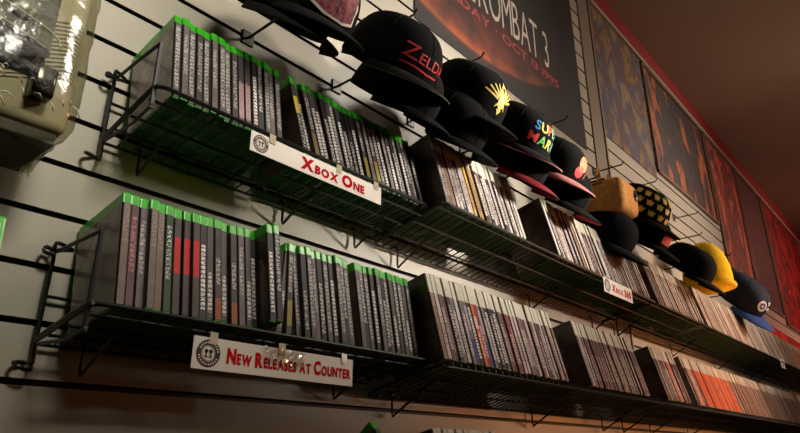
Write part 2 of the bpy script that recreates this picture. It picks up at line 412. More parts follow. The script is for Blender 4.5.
# the far cases beyond the countable ones: one object
FARCOL = {'wh':(206,190,180),'wh2':(206,176,170),'wh3':(226,214,202),'gy':(130,116,114),'br':(118,84,74),'rd2':(112,56,54),'orglow':(250,104,36),'or':(214,92,50),'dk':(60,48,48),'tn':(170,134,108)}
rnd = random.Random(3)
bm = bmesh.new(); mats = [M['litshell'], vary(mat('pale_top_band', (208,200,184), .4), 20, .05), M['shadeshell']]; idx = {}
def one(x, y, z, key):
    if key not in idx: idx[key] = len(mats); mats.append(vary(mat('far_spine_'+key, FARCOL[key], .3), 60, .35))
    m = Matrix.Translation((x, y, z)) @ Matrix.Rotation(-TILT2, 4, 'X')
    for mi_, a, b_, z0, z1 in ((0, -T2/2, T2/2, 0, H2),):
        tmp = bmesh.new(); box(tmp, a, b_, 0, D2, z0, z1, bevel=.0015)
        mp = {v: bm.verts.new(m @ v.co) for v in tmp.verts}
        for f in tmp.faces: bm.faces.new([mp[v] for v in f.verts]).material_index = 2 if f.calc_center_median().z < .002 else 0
        tmp.free()
    for mi_, z0, z1 in ((idx[key], .002, H2*.76), (1, H2*.76, H2-.002)):
        bm.faces.new([bm.verts.new(m @ Vector(p)) for p in ((-T2/2+.001, -.0008, z0), (T2/2-.001, -.0008, z0), (T2/2-.001, -.0008, z1), (-T2/2+.001, -.0008, z1))]).material_index = mi_
def far_run(x0, x1, z, keys, gaps=()):
    x = x0; i = 0
    while x < x1:
        if not any(a < x < b for a, b in gaps): one(x, YU2+rnd.uniform(-.003,.003), z, keys[i % len(keys)])
        x += .0143; i += 1
far_run(2.86, 4.75, ZU2, ['wh3','wh2','wh3','wh','gy','wh3','wh2','tn','wh3','wh'], ((3.9,3.93),))
far_run(4.75, 6.4, ZU2, ['orglow','orglow','wh3','tn'], ((5.6,5.66),))
far_run(2.665, 3.15, ZL2, ['orglow','or','orglow','orglow','or','wh2','orglow'])
far_run(3.15, 3.5, ZL2, ['rd2','br','wh2','gy'])
far_run(3.5, 5.9, ZL2, ['wh2','br','rd2','gy','wh2','br','gy'], ((4.55,4.68),(3.72,3.76)))
fo = obj('game_cases', bm, mats)
fo.location = root_shift; fo['kind'] = 'stuff'; fo['label'] = 'dense far run of pale and orange game cases filling the distant baskets'; fo['category'] = 'video games'

# ------------------------------------------------------------------ wire baskets
WR = .0026
def wire_basket(x0, x1, yf, zf, zback, rail_z, label, brackets, end_frame=None, floor_y=None):
    """yf, zf: the front rail; the floor runs from the front down to the wall at zback"""
    t = thing('wire_basket', label, 'basket', (x0, yf, zf), (0,0,0), 'black wire baskets hooked into the slat wall')
    L = x1-x0; yb = WY-.012-yf; fz = rail_z; zb = zback-zf
    bm = bmesh.new(); r = .012
    arc = [(r+r*math.cos(a), 0, 0) for a in ()]
    # rim: front rail with rounded ends running back to the wall
    pts = smoothpath([(0, yb, zb+.004), (0, .03, fz*.2), (0.002, .008, 0), (.014, 0, 0)], 4) + [(.1+i*(L-.2)/6, 0, 0) for i in range(7)] + smoothpath([(L-.014, 0, 0), (L-.002, .008, 0), (L, .03, fz*.2), (L, yb, zb+.004)], 4)
    tube(bm, pts, WR+.0008); obj('rim', bm, M['wire'], t)
    # floor: many wires along the depth and three along the length
    bm = bmesh.new(); n = int(L/.0254); y1 = .012
    for i in range(1, n):
        x = i*L/n
        tube(bm, [(x, 0, 0), (x, .004, fz*.7), (x, y1, fz), (x, yb, zb)], .0015, 5)
    for f in (.08, .42, .72, 1.0):
        tube(bm, [(0, y1+(yb-y1)*f, fz+(zb-fz)*f-.003), (L, y1+(yb-y1)*f, fz+(zb-fz)*f-.003)], WR, 6)
    obj('floor_grid', bm, M['wire'], t)
    for bx in brackets:      # J shaped supports under the floor
        bm = bmesh.new(); x = bx-x0
        tube(bm, smoothpath([(x, yb+.018, zb+.012), (x, yb+.006, zb+.010), (x, yb+.001, zb), (x, yb, zb-.034), (x, yb-.004, zb-.038), (x, yb-.01, zb-.036), (x, yb*.45, zb*.45+fz*.55-.004)], 3), WR)
        obj('bracket', bm, M['wire'], t)
    if end_frame:
        hz = end_frame-zf     # height of the end rail over the front rail
        yfp = .012
        bm = bmesh.new()
        tube(bm, [(0, yfp, hz), (0, yfp, -.035)], .0036, 8)                       # front post
        tube(bm, smoothpath([(0, yfp, hz), (0, yb*.55, hz), (0, yb-.012, hz), (-.012, yb-.004, hz+.006), (-.016, yb-.01, hz-.004), (-.006, yb-.016, hz-.006), (0, yb-.004, hz)], 3), WR+.0004)
        obj('end_rail', bm, M['wire'], t)
        bm = bmesh.new()
        tube(bm, smoothpath([(0.03, yb+.012, hz+.014), (.006, yb, hz+.016), (-.004, yb-.012, hz+.008), (0, yb-.004, hz-.012), (0, yb-.002, hz*.5), (0, yb-.002, zb), (0, yb-.004, zb-.03), (-.006, yb-.014, zb-.040), (-.02, yb-.014, zb-.036), (-.022, yb-.002, zb-.030), (-.01, yb+.006, zb-.028), (0, yb+.016, zb-.028)], 4), WR+.0004)
        tube(bm, [(0, yb, .035), (.05, yb, .035)], WR)
        tube(bm, [(0, 0, 0), (0, yb-.002, zb)], WR)
        tube(bm, [(0, .008, -.030), (0, yb*.35, zb*.35-.028), (0, yb-.01, zb-.004)], WR)
        obj('end_hook', bm, M['wire'], t)
    return t
wire_basket(.361, .997, .783, .509, .474, -.0095, 'short wire basket of the upper row with open hooked end', (.425, .730, .934), end_frame=.588)
wire_basket(.324, .985, .783, .1775, .148, -.0045, 'short wire basket of the lower row with open hooked end', (.391, .887), end_frame=.276)
wire_basket(1.003, 2.225, .742, .507, .462, .0085, 'long upper wire basket carrying the small white sign', (1.080, 1.698, 2.14))
wire_basket(.990, 2.19, .742, .162, .123, .0145, 'long lower wire basket of pale topped cases', (1.063, 1.665, 2.13))
wire_basket(2.235, 4.30, .742, .507, .462, .0085, 'upper wire basket past the small white sign', (2.33, 2.95, 3.6, 4.2))
wire_basket(2.20, 4.26, .742, .162, .123, .0145, 'lower wire basket holding the orange spined cases', (2.30, 2.56, 3.0, 3.6))
wire_basket(4.31, 6.60, .742, .507, .462, .0085, 'farthest wire basket of the upper row', (4.4, 5.2, 6.0))
wire_basket(4.27, 6.60, .742, .162, .123, .0145, 'farthest wire basket of the lower row', (4.4, 5.2, 6.0))
wire_basket(.98, 2.20, .742, -.145, -.185, .009, 'wire basket of the bottom row, only its contents showing', (1.08, 1.7))
wire_basket(.34, .972, .783, -.137, -.170, -.005, 'short wire basket of the bottom row under the long white sign', (.42, .9))
k = ['wh3','wh','wh2','wh3','gy','wh3','wh','tn']
stack2(1.02, 1.24, k, -.131, YU2, 'in the bottom row, only tops showing', 'pale topped cases in the bottom row')
t = put_case(1, 'gs', (.80, .70, -.108), R(6), R(-4), '%s game case with green top alone in the bottom row', None)
t.location = Vector((.842, .69, -.072))+root_shift; t.rotation_euler = (R(-40), 0, 0)

# ------------------------------------------------------------------ signs on the baskets
def ring(bm, cx, cz, r0, r1, y, mi, n=40):
    a = [bm.verts.new((cx+r0*math.cos(2*math.pi*k/n), y, cz+r0*math.sin(2*math.pi*k/n))) for k in range(n)] if r0 > 0 else None
    b = [bm.verts.new((cx+r1*math.cos(2*math.pi*k/n), y, cz+r1*math.sin(2*math.pi*k/n))) for k in range(n)]
    for k in range(n):
        if a: f = bm.faces.new((a[k], a[(k+1)%n], b[(k+1)%n], b[k]))
        if a: f.material_index = mi
    if not a: bm.faces.new(b).material_index = mi
def sign(label, x0, z0, w, h, y, segs, tx0, tx1, tz, roll=0, jit=.05, tilt=0, tapes=()):
    t = thing('shelf_sign', label, 'sign', (x0, y, z0), (tilt, roll, 0), 'white card signs clipped to the baskets')
    bm = bmesh.new(); box(bm, 0, w, 0, .0012, 0, h); obj('card', bm, M['white'], t)
    bm, tw = text_mesh(segs, offset=.055, jitter=jit); fit_text(bm, tw, tx0, tx1, tz, y=-.0005); obj('lettering', bm, M['redink'], t)
    bm = bmesh.new(); cx, cz, r = h*.56, h*.5, h*.43
    ring(bm, cx, cz, r*.60, r, -.0004, 0); ring(bm, cx, cz, r*.52, r*.56, -.0004, 0)
    for s in (-1, 1):        # two small stick and base figures in the middle
        ring(bm, cx+s*r*.19, cz+r*.16, 0, r*.15, -.0006, 0, 16)
        q = [bm.verts.new(p) for p in ((cx+s*r*.19-r*.05, -.0006, cz-r*.2), (cx+s*r*.19+r*.05, -.0006, cz-r*.2), (cx+s*r*.19+r*.05, -.0006, cz+r*.2), (cx+s*r*.19-r*.05, -.0006, cz+r*.2))]; bm.faces.new(q)
        q = [bm.verts.new(p) for p in ((cx+s*r*.19-r*.13, -.0006, cz-r*.3), (cx+s*r*.19+r*.13, -.0006, cz-r*.3), (cx+s*r*.19+r*.10, -.0006, cz-r*.17), (cx+s*r*.19-r*.10, -.0006, cz-r*.17))]; bm.faces.new(q)
    # pale marks that run round the ring like small lettering
    for kk in range(26):
        if kk in (0, 12, 13, 25): continue
        a = 2*math.pi*kk/26; rr = r*.8; cx2, cz2 = cx+rr*math.cos(a), cz+rr*math.sin(a)
        dx, dz = math.cos(a), math.sin(a); u = r*.07; v = r*.045
        q = [bm.verts.new((cx2+i*dx*u-j*dz*v, -.0007, cz2+i*dz*u+j*dx*v)) for i, j in ((-1,-1),(1,-1),(1,1),(-1,1))]
        bm.faces.new(q).material_index = 1
    obj('round_emblem', bm, [M['darkink'], M['white']], t)
    for tx in tapes:
        bm = bmesh.new(); box(bm, tx, tx+.013, -.0012, -.0007, h-.009, h+.008, bevel=.0002); obj('tape', bm, M['tape'], t)
    return t
b, s = .03, .022
sign('white sign lettered in red on the upper basket of green topped cases', .523, .463, .312, .036, .7765,
     [('X', .03, 0), ('BOX', .021, 0), (' ', .02, 0), ('O', .03, 0), ('NE', .021, 0)], .106, .266, .0080, roll=R(.3), tapes=(.036, .19, .29))
sign('long white sign lettered in red on the lower basket', 463e-3, .112, .306, .044, .7765,
     [('N', .028, 0), ('EW', .020, 0), (' ', .02, 0), ('R', .028, 0), ('ELEASES', .020, 0), (' ', .02, 0), ('AT', .020, 0), (' ', .02, 0), ('C', .028, 0), ('OUNTER', .020, 0)], .055, .302, .0125, roll=R(.2), tapes=(.024, .145, .278))
sign('small white sign lettered in red on the long upper basket', 1.775, .461, .215, .047, .7365,
     [('X', .03, 0), ('BOX', .021, 0), (' ', .02, 0), ('360', .03, 0)], .056, .206, .0120, tapes=(.02,))
sg = [o for o in bpy.data.objects if o.name.startswith('shelf_sign') and 'long white' in o['label']][0]
bm = bmesh.new(); rt = random.Random(11); G = []
for i in range(15):
    G.append([bm.verts.new((.118+i*.0056, -.0016-rt.uniform(0, .0028), .020+k_*.0052+rt.uniform(-.001,.001)-i*.0002)) for k_ in range(6)])
for a, b_ in zip(G, G[1:]):
    for k_ in range(5): bm.faces.new((a[k_], a[k_+1], b_[k_+1], b_[k_]))
obj('crinkled_tape', bm, M['glaretape'], sg)
bmt = bmesh.new(); box(bmt, 0, .10, 0, .001, 0, .05, bevel=.0003)
t = thing('price_tag', 'small pale price tag hanging on the far upper basket', 'tag', (4.10, .7365, .468)); obj('card', bmt, M['white'], t)
bm = bmesh.new(); box(bm, .012, .088, -.0006, -.0002, .026, .040); box(bm, .012, .07, -.0006, -.0002, .010, .018); obj('print', bm, M['darkink'], t)

# ------------------------------------------------------------------ caps
CR, CRY, CH = .091, .108, .108
def crown_pt(th, v, off=0, s=1.0):
    """th: 0 = front (-y) turning towards +x; v: 0 base .. 1 top"""
    a = v*math.pi/2
    r = math.cos(a)**.62 if a < math.pi/2-1e-6 else 0
    fr = 1+.10*max(0, math.cos(th))*math.sin(2*a)        # upright front panels
    x = (CR*r*fr+off)*math.sin(th); y = -(CRY*r*fr+off)*math.cos(th); z = CH*math.sin(a)+off*math.sin(a)
    return Vector((x*s, y*s, z*s))
def dome_mesh(name, m, s=1.0):
    bm = bmesh.new(); n, k = 40, 16; rings = []
    for j in range(k):
        rings.append([bm.verts.new(crown_pt(2*math.pi*i/n, j/k, 0, s)+Vector((0,0,0))) for i in range(n)])
    top = bm.verts.new(crown_pt(0, 1, 0, s))
    for A_, B_ in zip(rings, rings[1:]):
        for i in range(n): bm.faces.new((A_[i], A_[(i+1)%n], B_[(i+1)%n], B_[i]))
    for i in range(n): bm.faces.new((rings[-1][i], rings[-1][(i+1)%n], top))
    # inner band closes the bottom a little above the rim
    inner = [bm.verts.new(crown_pt(2*math.pi*i/n, 0, -.004, s)+Vector((0,0,.03))) for i in range(n)]
    for i in range(n): bm.faces.new((rings[0][i], inner[i], inner[(i+1)%n], rings[0][(i+1)%n]))
    bm.faces.new(inner)
    return finish(bm, name, True)
def brim_bm(s=1.0, reach=.072, droop=.012, span=66, thick=.003, z0=.006):
    bm = bmesh.new(); n, k = 28, 7; top = []; bot = []
    for j in range(k+1):
        f = j/k; rt = []; rb = []
        for i in range(n+1):
            u = -1+2*i/n; th = R(span)*u
            base = crown_pt(th, 0, -.002)
            ext = reach*(1-abs(u)**2.6)**.55*f if abs(u) < 1 else 0
            x = base.x*(1+.06*f); y = base.y-ext
            z = z0-droop*(u*u)*1.0-.010*f*f - .004*f
            rt.append(bm.verts.new((x*s, y*s, z*s+thick/2))); rb.append(bm.verts.new((x*s, y*s, z*s-thick/2)))
        top.append(rt); bot.append(rb)
    for j in range(k):
        for i in range(n):
            bm.faces.new((top[j][i], top[j][i+1], top[j+1][i+1], top[j+1][i])).material_index = 0
            bm.faces.new((bot[j][i], bot[j+1][i], bot[j+1][i+1], bot[j][i+1])).material_index = 1
    for i in range(n):
        bm.faces.new((top[k][i], top[k][i+1], bot[k][i+1], bot[k][i])).material_index = 2
    bmesh.ops.remove_doubles(bm, verts=bm.verts, dist=.00001)
    return bm
def wrap(bm, u0, z0, w, s=1.0, off=.0012, th0=0, tz=1.0):
    """wraps flat lettering (xz plane) on to the crown; u0: start angle in metres of arc from the middle"""
    for v in bm.verts:
        th = (u0+v.co.x)/CR+th0
        a = max(0, min(.97, math.asin(max(0, min(.99, (z0+v.co.z*tz)/CH)))/(math.pi/2)))
        v.co = crown_pt(th, a, off+abs(v.co.y), 1)*s
def subdiv(bm, n=2):
    bmesh.ops.triangulate(bm, faces=bm.faces); 
    for _ in range(n):
        bmesh.ops.subdivide_edges(bm, edges=[e for e in bm.edges if e.calc_length() > .006], cuts=1)
    bmesh.ops.triangulate(bm, faces=bm.faces)
def poly(bm, pts, mi=0):
    f = bm.faces.new([bm.verts.new((x, 0, z)) for x, z in pts]); f.material_index = mi
def cap(label, loc, rz=0, s=1.0, crown='black', brim='blackpanel', under='blackpanel', edge='blackpanel', deco=None, rx=0, droop=.010, category='cap', group=None, button=True, reach=.072):
    t = thing('baseball_cap', label, category, loc, (rx, 0, rz), group)
    me = dome_mesh('crown', M[crown], s); link('crown', me, t, M[crown])
    obj('brim', brim_bm(s, reach, droop), [M[brim], M[under], M[edge]], t, True)
    bm = bmesh.new()
    if button:
        lathe(bm, [(.0001, .003*s+CH*s), (.006*s, .0025*s+CH*s), (.008*s, CH*s-.002)], 14); obj('button', bm, M[crown], t, True)
    bm = bmesh.new()      # six seams of the crown
    for k_ in range(6):
        tube(bm, [crown_pt(R(60*k_), v/12, .0004, s) for v in range(0, 12)], .0007, 4)
    obj('seam_stitching', bm, M['blackpanel'] if crown in ('black', 'navy') else M['brown'], t)
    if deco: deco(t, s)
    return t
def letters(bm, parent, m, name='red_letter'):
    for k_ in sorted({f.material_index for f in bm.faces}):
        b2 = bm.copy(); bmesh.ops.delete(b2, geom=[f for f in b2.faces if f.material_index != k_], context='FACES')
        for f in b2.faces: f.material_index = 0
        obj(name, b2, m, parent)
    bm.free()
def d_zelda(t, s):
    bm, w = text_mesh([('Z', .044, 0), ('E', .031, 1), ('L', .031, 2), ('D', .031, 3), ('A', .031, 4)], offset=.0); k_ = .118/w
    for v in bm.verts: v.co.x *= k_
    subdiv(bm); wrap(bm, -.058, .030, w, s, tz=.88); letters(bm, t, M['redthread'])
    bm = bmesh.new(); subdiv_pts = [(0,0),(.03,.002),(.06,.0),(.09,.002),(.118,0),(.118,.003),(.09,.005),(.06,.003),(.03,.005),(0,.003)]; poly(bm, subdiv_pts); subdiv(bm); wrap(bm, -.056, .017, 0, s); obj('red_underline', bm, M['redthread'], t)
def d_crest(t, s):
    bm = bmesh.new()
    tri = lambda x, z, h: poly(bm, [(x-h*.58, z), (x+h*.58, z), (x, z+h)])
    tri(-.008, .058, .013); tri(.008, .058, .013); tri(0, .073, .013)
    for sd in (-1, 1):
        for i in range(5):    # wing feathers
            a = R(12+i*17); r0, r1 = .014, .052-.004*i
            ca, sa = math.cos(a), math.sin(a); nx, nz = -sa*.0030, ca*.0030
            poly(bm, [(sd*(r0*ca-nx), .040+r0*sa-nz), (sd*(r1*ca-nx*.3), .040+r1*sa-nz*.3), (sd*(r1*ca+nx*.3), .040+r1*sa+nz*.3+.002), (sd*(r0*ca+nx), .040+r0*sa+nz)])
        poly(bm, [(sd*.004, .034), (sd*.018, .020), (sd*.012, .034)])
    poly(bm, [(-.010, .052), (0, .056), (.010, .052), (.012, .032), (0, .016), (-.012, .032)])
    poly(bm, [(-.008, .020), (.008, .020), (0, .006)])
    subdiv(bm, 1); wrap(bm, 0, .012, 0, s, tz=.88); obj('winged_crest', bm, M['gold'], t)
def d_mario(t, s):
    cols = ['t_blue','t_yellow','t_red','t_green','t_blue']
    bm, w = text_mesh([('S', .036, 0), ('U', .036, 1), ('P', .036, 2), ('E', .036, 3), ('R', .036, 0)], offset=.02); kk = .105/w
    for v in bm.verts: v.co.x *= kk
    subdiv(bm); wrap(bm, -.052, .057, w, s, tz=.88); obj('upper_word', bm, [M['t_blue'], M['t_yellow'], M['t_red'], M['t_green']], t)
    bm, w = text_mesh([('M', .042, 2), ('A', .042, 3), ('R', .042, 1), ('I', .042, 0), ('O', .042, 3)], offset=.02); kk = .12/w
    for v in bm.verts: v.co.x *= kk
    subdiv(bm); wrap(bm, -.060, .024, w, s, tz=.80); obj('lower_word', bm, [M['t_blue'], M['t_yellow'], M['t_red'], M['t_green']], t)
def d_patch(t, s):
    bm = bmesh.new(); poly(bm, [(-.045,.02),(-.02,.012),(.02,.012),(.045,.02),(.042,.085),(.0,.10),(-.042,.085)]); subdiv(bm, 3); wrap(bm, 0, 0, 0, s, .0016, tz=.9); obj('front_patch', bm, M['pinkthread'], t)
    bm = bmesh.new(); o_ = [(-.045,.02),(-.02,.012),(.02,.012),(.045,.02),(.042,.085),(0,.10),(-.042,.085)]; i_ = [(x*.88, .055+(z-.055)*.90) for x, z in o_]
    for a in range(7):
        b_ = (a+1) % 7; poly(bm, [o_[a], o_[b_], i_[b_], i_[a]])
    subdiv(bm, 1); wrap(bm, 0, 0, 0, s, .0022, tz=.9); obj('patch_border', bm, M['whitethread'], t)
    bm, w = text_mesh([('WWMW', .022, 0)], offset=.01)
def d_orange(t, s):
    bm = bmesh.new(); ring(bm, 0, .060, 0, .022, 0, 0, 20); ring(bm, -.012, .034, 0, .017, 0, 1, 18); ring(bm, .034, .030, 0, .015, 0, 2, 16)
    subdiv(bm, 1); wrap(bm, 0, 0, 0, s); obj('round_badges', bm, [M['t_orange'], M['t_red'], M['pinkthread']], t)
def d_stars(t, s):
    bm = bmesh.new()
    for row_, z in enumerate((.022, .052, .080)):
        for i in range(-4, 5):
            x = i*.034+(.017 if row_ % 2 else 0)
            poly(bm, [(x-.012, z+.010), (x-.005, z+.006), (x, z+.013), (x+.005, z+.006), (x+.012, z+.010), (x+.008, z-.008), (x-.008, z-.008)])
    subdiv(bm, 1); wrap(bm, 0, 0, 0, s); obj('yellow_pattern', bm, M['gold'], t)
def d_round(t, s):
    bm = bmesh.new(); ring(bm, -.022, .05, 0, .020, 0, 0, 24); subdiv(bm, 1); wrap(bm, 0, 0, 0, s); obj('round_badge', bm, M['whitethread'], t)
    bm = bmesh.new(); ring(bm, -.022, .05, .006, .012, 0, 0, 24); subdiv(bm, 1); wrap(bm, 0, 0, 0, s, .002); obj('badge_mark', bm, M['blue'], t)
    bm = bmesh.new(); 
    for z in (.058, .038):
        for i in range(4): poly(bm, [(.006+i*.012, z), (.014+i*.012, z), (.014+i*.012, z+.012), (.006+i*.012, z+.012)])
    subdiv(bm, 1); wrap(bm, 0, 0, 0, s); obj('white_marks', bm, M['whitethread'], t)
def peg(x, z, y0, label):
    bm = bmesh.new(); tube(bm, [(0, WY-y0+.008, 0), (0, 0, 0), (0, -.010, .012)], .003, 8)
    t = thing('display_peg', label, 'hook', (x, y0, z)); obj('rod', bm, M['chrome'], t)
    bm = bmesh.new(); box(bm, -.014, .014, WY-y0-.004, WY-y0, -.016, .016, bevel=.001); obj('plate', bm, M['wire'], t)

HG = 'caps hanging in a row above the upper baskets'
NOSE = R(38)
caps = [
 ('black cap with pink printed white edged patch, nearest of the caps', .615, .785, 1.12, d_patch, {}),
 ('black cap lettered in red with camouflage brim edge', .87, .79, 1.12, d_zelda, dict(edge='olive')),
 ('black cap with golden winged crest', 1.145, .815, 1.1, d_crest, {}),
 ('black cap lettered in many colours', 1.385, .81, 1.05, d_mario, dict(edge='pinkcloth')),
 ('black cap with orange and red round badges', 1.60, .80, 1.0, d_orange, dict(brim='pinkcloth', under='redcloth', edge='pinkcloth')),
 ('black cap with yellow shapes all round', 2.30, .86, 1.1, d_stars, {}),
 ('plain black cap before the yellow knitted hat', 2.80, .745, 1.1, None, {}),
]
for lab, x, z, s_, dd, kw in caps:
    cap(lab, (x, .80, z+.012), 0, s_, deco=dd, rx=NOSE, **kw)
under_caps = [
 ('black cap tucked under the pink patched cap', .585, .785, {}), ('black cap tucked under the red lettered cap', .915, .75, {}),
 ('lower black cap beneath the golden crest cap', 1.10, .745, {}), ('black cap with red brim lining beneath the many coloured lettering', 1.40, .755, dict(under='redcloth', brim='redcloth')),
 ('black cap with red lining beneath the round badged cap', 1.66, .755, dict(under='redcloth')), 
 ('plain black cap below the tan plush hat', 2.0, .705, {}), ('black cap with red tag below the yellow patterned cap', 2.36, .80, dict(deco='tag')),
]
def d_tag(t, s):
    bm = bmesh.new(); poly(bm, [(-.035,.02),(.035,.02),(.035,.06),(-.035,.06)]); subdiv(bm, 2); wrap(bm, 0, 0, 0, s, .002); obj('red_tag', bm, M['t_red'], t)
for lab, x, z, kw in under_caps:
    if kw.get('deco') == 'tag': kw['deco'] = d_tag
    cap(lab, (x, .825, z), 0, 1.06, rx=NOSE, **kw)
cap('navy and blue cap with white round badge near the far posters', (3.62, .80, .77), R(-14), 1.35, crown='navy', brim='blue', under='blue', edge='blue', deco=d_round, rx=R(48))

# ------------------------------------------------------------------ posters
def poster(label, x0, x1, z0, z1, m, frame=None, y=WY-.004, thick=.002, name='poster'):
    t = thing(name, label, 'poster', (x0, y, z0)); w, h = x1-x0, z1-z0
    bm = bmesh.new(); box(bm, 0, w, 0, thick, 0, h); obj('printed_sheet', bm, m, t)
    if frame:
        bm = bmesh.new(); f = .014
        for a in ((0, w, 0, f), (0, w, h-f, h), (0, f, 0, h), (w-f, w, 0, h)): box(bm, a[0], a[1], -.012, .001, a[2], a[3], bevel=.002)
        obj('frame', bm, frame, t)
    return t
M['banner'] = art_mat('black_banner_print', [(18,13,13),(26,16,15),(36,14,14)], 3, .75, 5)
bx0, bx1, bz0 = 1.165, 2.30, 1.205
t = poster('large black banner with tall white lettering and orange glow', bx0, bx1, bz0, 2.118, M['banner'], name='banner', y=WY-.0035)
bm = bmesh.new()   # glowing curved rim: a band of an arc, shaded procedurally
def glow_mat():
    m = mat('orange_glow_print', (170,60,14), .75); nt, N, L, b = nodes(m)
    tc = N.new('ShaderNodeTexCoord'); vl = N.new('ShaderNodeVectorMath'); vl.operation = 'DISTANCE'; vl.inputs[1].default_value = (.30, 0, 1.30)
    L.new(tc.outputs['Object'], vl.inputs[0])
    cr = N.new('ShaderNodeValToRGB'); e = cr.color_ramp.elements
    mr = N.new('ShaderNodeMapRange'); mr.inputs[1].default_value = 1.00; mr.inputs[2].default_value = 1.34
    L.new(vl.outputs['Value'], mr.inputs[0]); L.new(mr.outputs[0], cr.inputs[0])
    e[0].position = 0; e[0].color = srgb((28,14,14)); e[1].position = 1; e[1].color = srgb((24,14,13))
    for p, c in ((.35,(96,26,14)),(.62,(120,46,18)),(.72,(168,80,34)),(.76,(60,22,14)),(.85,(24,14,13))): e.new(p).color = srgb(c)
    no = N.new('ShaderNodeTexNoise'); no.inputs['Scale'].default_value = 9
    mx = N.new('ShaderNodeMix'); mx.data_type = 'RGBA'; mx.blend_type = 'MULTIPLY'; mx.inputs[0].default_value = .8
    L.new(tc.outputs['Object'], no.inputs['Vector']); c2 = N.new('ShaderNodeValToRGB'); c2.color_ramp.elements[0].position = .3; c2.color_ramp.elements[1].position = .6
    L.new(no.outputs[0], c2.inputs[0]); L.new(cr.outputs[0], mx.inputs[6]); L.new(c2.outputs[0], mx.inputs[7]); sx_ = N.new('ShaderNodeSeparateXYZ'); L.new(tc.outputs['Object'], sx_.inputs[0])
    fd = N.new('ShaderNodeMapRange'); fd.inputs[1].default_value = .92; fd.inputs[2].default_value = .45; L.new(sx_.outputs[0], fd.inputs[0])
    m3 = N.new('ShaderNodeMix'); m3.data_type = 'RGBA'; m3.inputs[6].default_value = srgb((24,14,13)); L.new(fd.outputs[0], m3.inputs[0]); L.new(mx.outputs[2], m3.inputs[7])
    L.new(m3.outputs[2], b.inputs['Base Color']); return m
W = bx1-bx0
poly(bm, [(.005, .012), (W-.005, .012), (W-.005, .30), (.005, .30)])
for v in bm.verts: v.co.y = -.0006
obj('glowing_arc', bm, glow_mat(), t)
def put_text(parent, s, x0, x1, z0, h, m, name, offset=0., y=-.001, shear=0):
    segs = []
    for i_, wd_ in enumerate(s.split(' ')): segs += [(wd_, .1, i_), (' ', .1, i_)]
    bm, w = text_mesh(segs, offset=offset)
    k_ = (x1-x0)/w; zz = h/.0735
    for v in bm.verts: v.co = Vector((x0+v.co.x*k_ + shear*v.co.z, y, z0+v.co.z*zz))
    letters(bm, parent, m, name)
M['letterwhite'] = vary(mat('off_white_print', (206,196,182), .5), 20, .1)
M['letterred'] = vary(mat('dull_red_print', (176,34,28), .5), 20, .2)
put_text(t, 'KOMBAT 3', 1.515-bx0, 2.065-bx0, 1.462-bz0, .185, M['letterwhite'], 'white_lettering', -.006)
put_text(t, 'MORTAL', 1.20-bx0, 1.525-bx0, 1.462-bz0, .175, M['letterwhite'], 'white_lettering')
put_text(t, 'FRIDAY · OCT 13 1995', 1.30-bx0, 2.12-bx0, 1.402-bz0, .038, M['letterred'], 'red_lettering', .01)
pA = art_mat('muted_fantasy_painting', [(66,46,38),(128,96,44),(86,46,44),(62,68,84),(130,98,60),(96,104,44)], 9, .7, 2, (1,1,.7))
pB = art_mat('dark_figure_painting', [(22,18,22),(60,38,32),(24,18,28),(170,84,30),(34,22,24)], 6, .7, 6, (1.4,1,.7))
pC = art_mat('fiery_painting', [(46,26,26),(160,52,32),(60,34,44),(220,96,50),(70,28,26)], 8, .6, 9, (1.5,1,.6))
pD = art_mat('violet_grey_painting', [(46,36,50),(70,46,56),(90,40,40),(50,34,44)], 5, .4, 12)
pE = art_mat('crimson_painting', [(90,12,14),(150,26,24),(60,14,18),(180,50,36)], 5, .4, 14)
pF = art_mat('scarlet_glow_painting', [(140,18,18),(210,50,30),(110,20,22),(230,90,40)], 4, .4, 17)
fr = vary(mat('pale_bronze_frame', (120,96,80), .35), 8, .1); M['frame'] = fr
poster('tall muted poster of painted figures beside the grey column', 2.515, 3.17, 1.37, 2.118, pA)
poster('framed dark poster with orange shape', 3.19, 4.28, 1.42, 2.118, pB, fr)
poster('dark poster with fiery centre beyond the framed one', 4.32, 5.05, 1.15, 2.118, pC, fr)
poster('violet grey framed poster', 5.09, 5.85, 1.05, 2.118, pD, fr)
poster('crimson poster in a pale frame', 5.89, 7.4, 1.0, 2.118, pE, fr)
poster('farthest glowing scarlet poster', 7.45, 9.2, .9, 2.118, pF)
poster('red display panel low on the far wall', 4.5, 9.2, .62, .90, pF)

# ------------------------------------------------------------------ plush hats
def plush(name, label, loc, build, rz=0, sc=1):
    t = thing(name, label, 'hat', loc, (0,0,rz)); build(t); t.scale = (sc, sc, sc); return t
def b_tan(t):
    bm = bmesh.new(); box(bm, -.088, .088, -.10, .10, 0, .14); 
    bmesh.ops.bevel(bm, geom=list(bm.edges), offset=.03, segments=5, affect='EDGES', profile=.5); obj('body', bm, M['tan'], t, True)
    bm = bmesh.new(); box(bm, -.089, .089, -.05, .104, .095, .15); bmesh.ops.bevel(bm, geom=list(bm.edges), offset=.025, segments=4, affect='EDGES'); obj('top_cover', bm, M['brown'], t, True)
    bm = bmesh.new(); lathe(bm, [(.0001, -.107), (.012, -.106), (.017, -.10), (.017, -.09)], 24, (.045, 0, .085), 'y')
    for v in bm.verts: v.co.z = .085+(v.co.z-.085)*1.5
    obj('oval_patch', bm, M['cable'], t, True)
    for sx in (-.05, .05):
        bm = bmesh.new(); tube(bm, smoothpath([(sx-.02, 0, .14), (sx-.012, 0, .19), (sx, 0, .21), (sx+.012, 0, .19), (sx+.02, 0, .14)], 3), .004); obj('loop', bm, M['tan'], t)
plush('plush_hat', 'boxy tan plush hat with brown top', (1.99, .78, .765), b_tan, sc=.86)
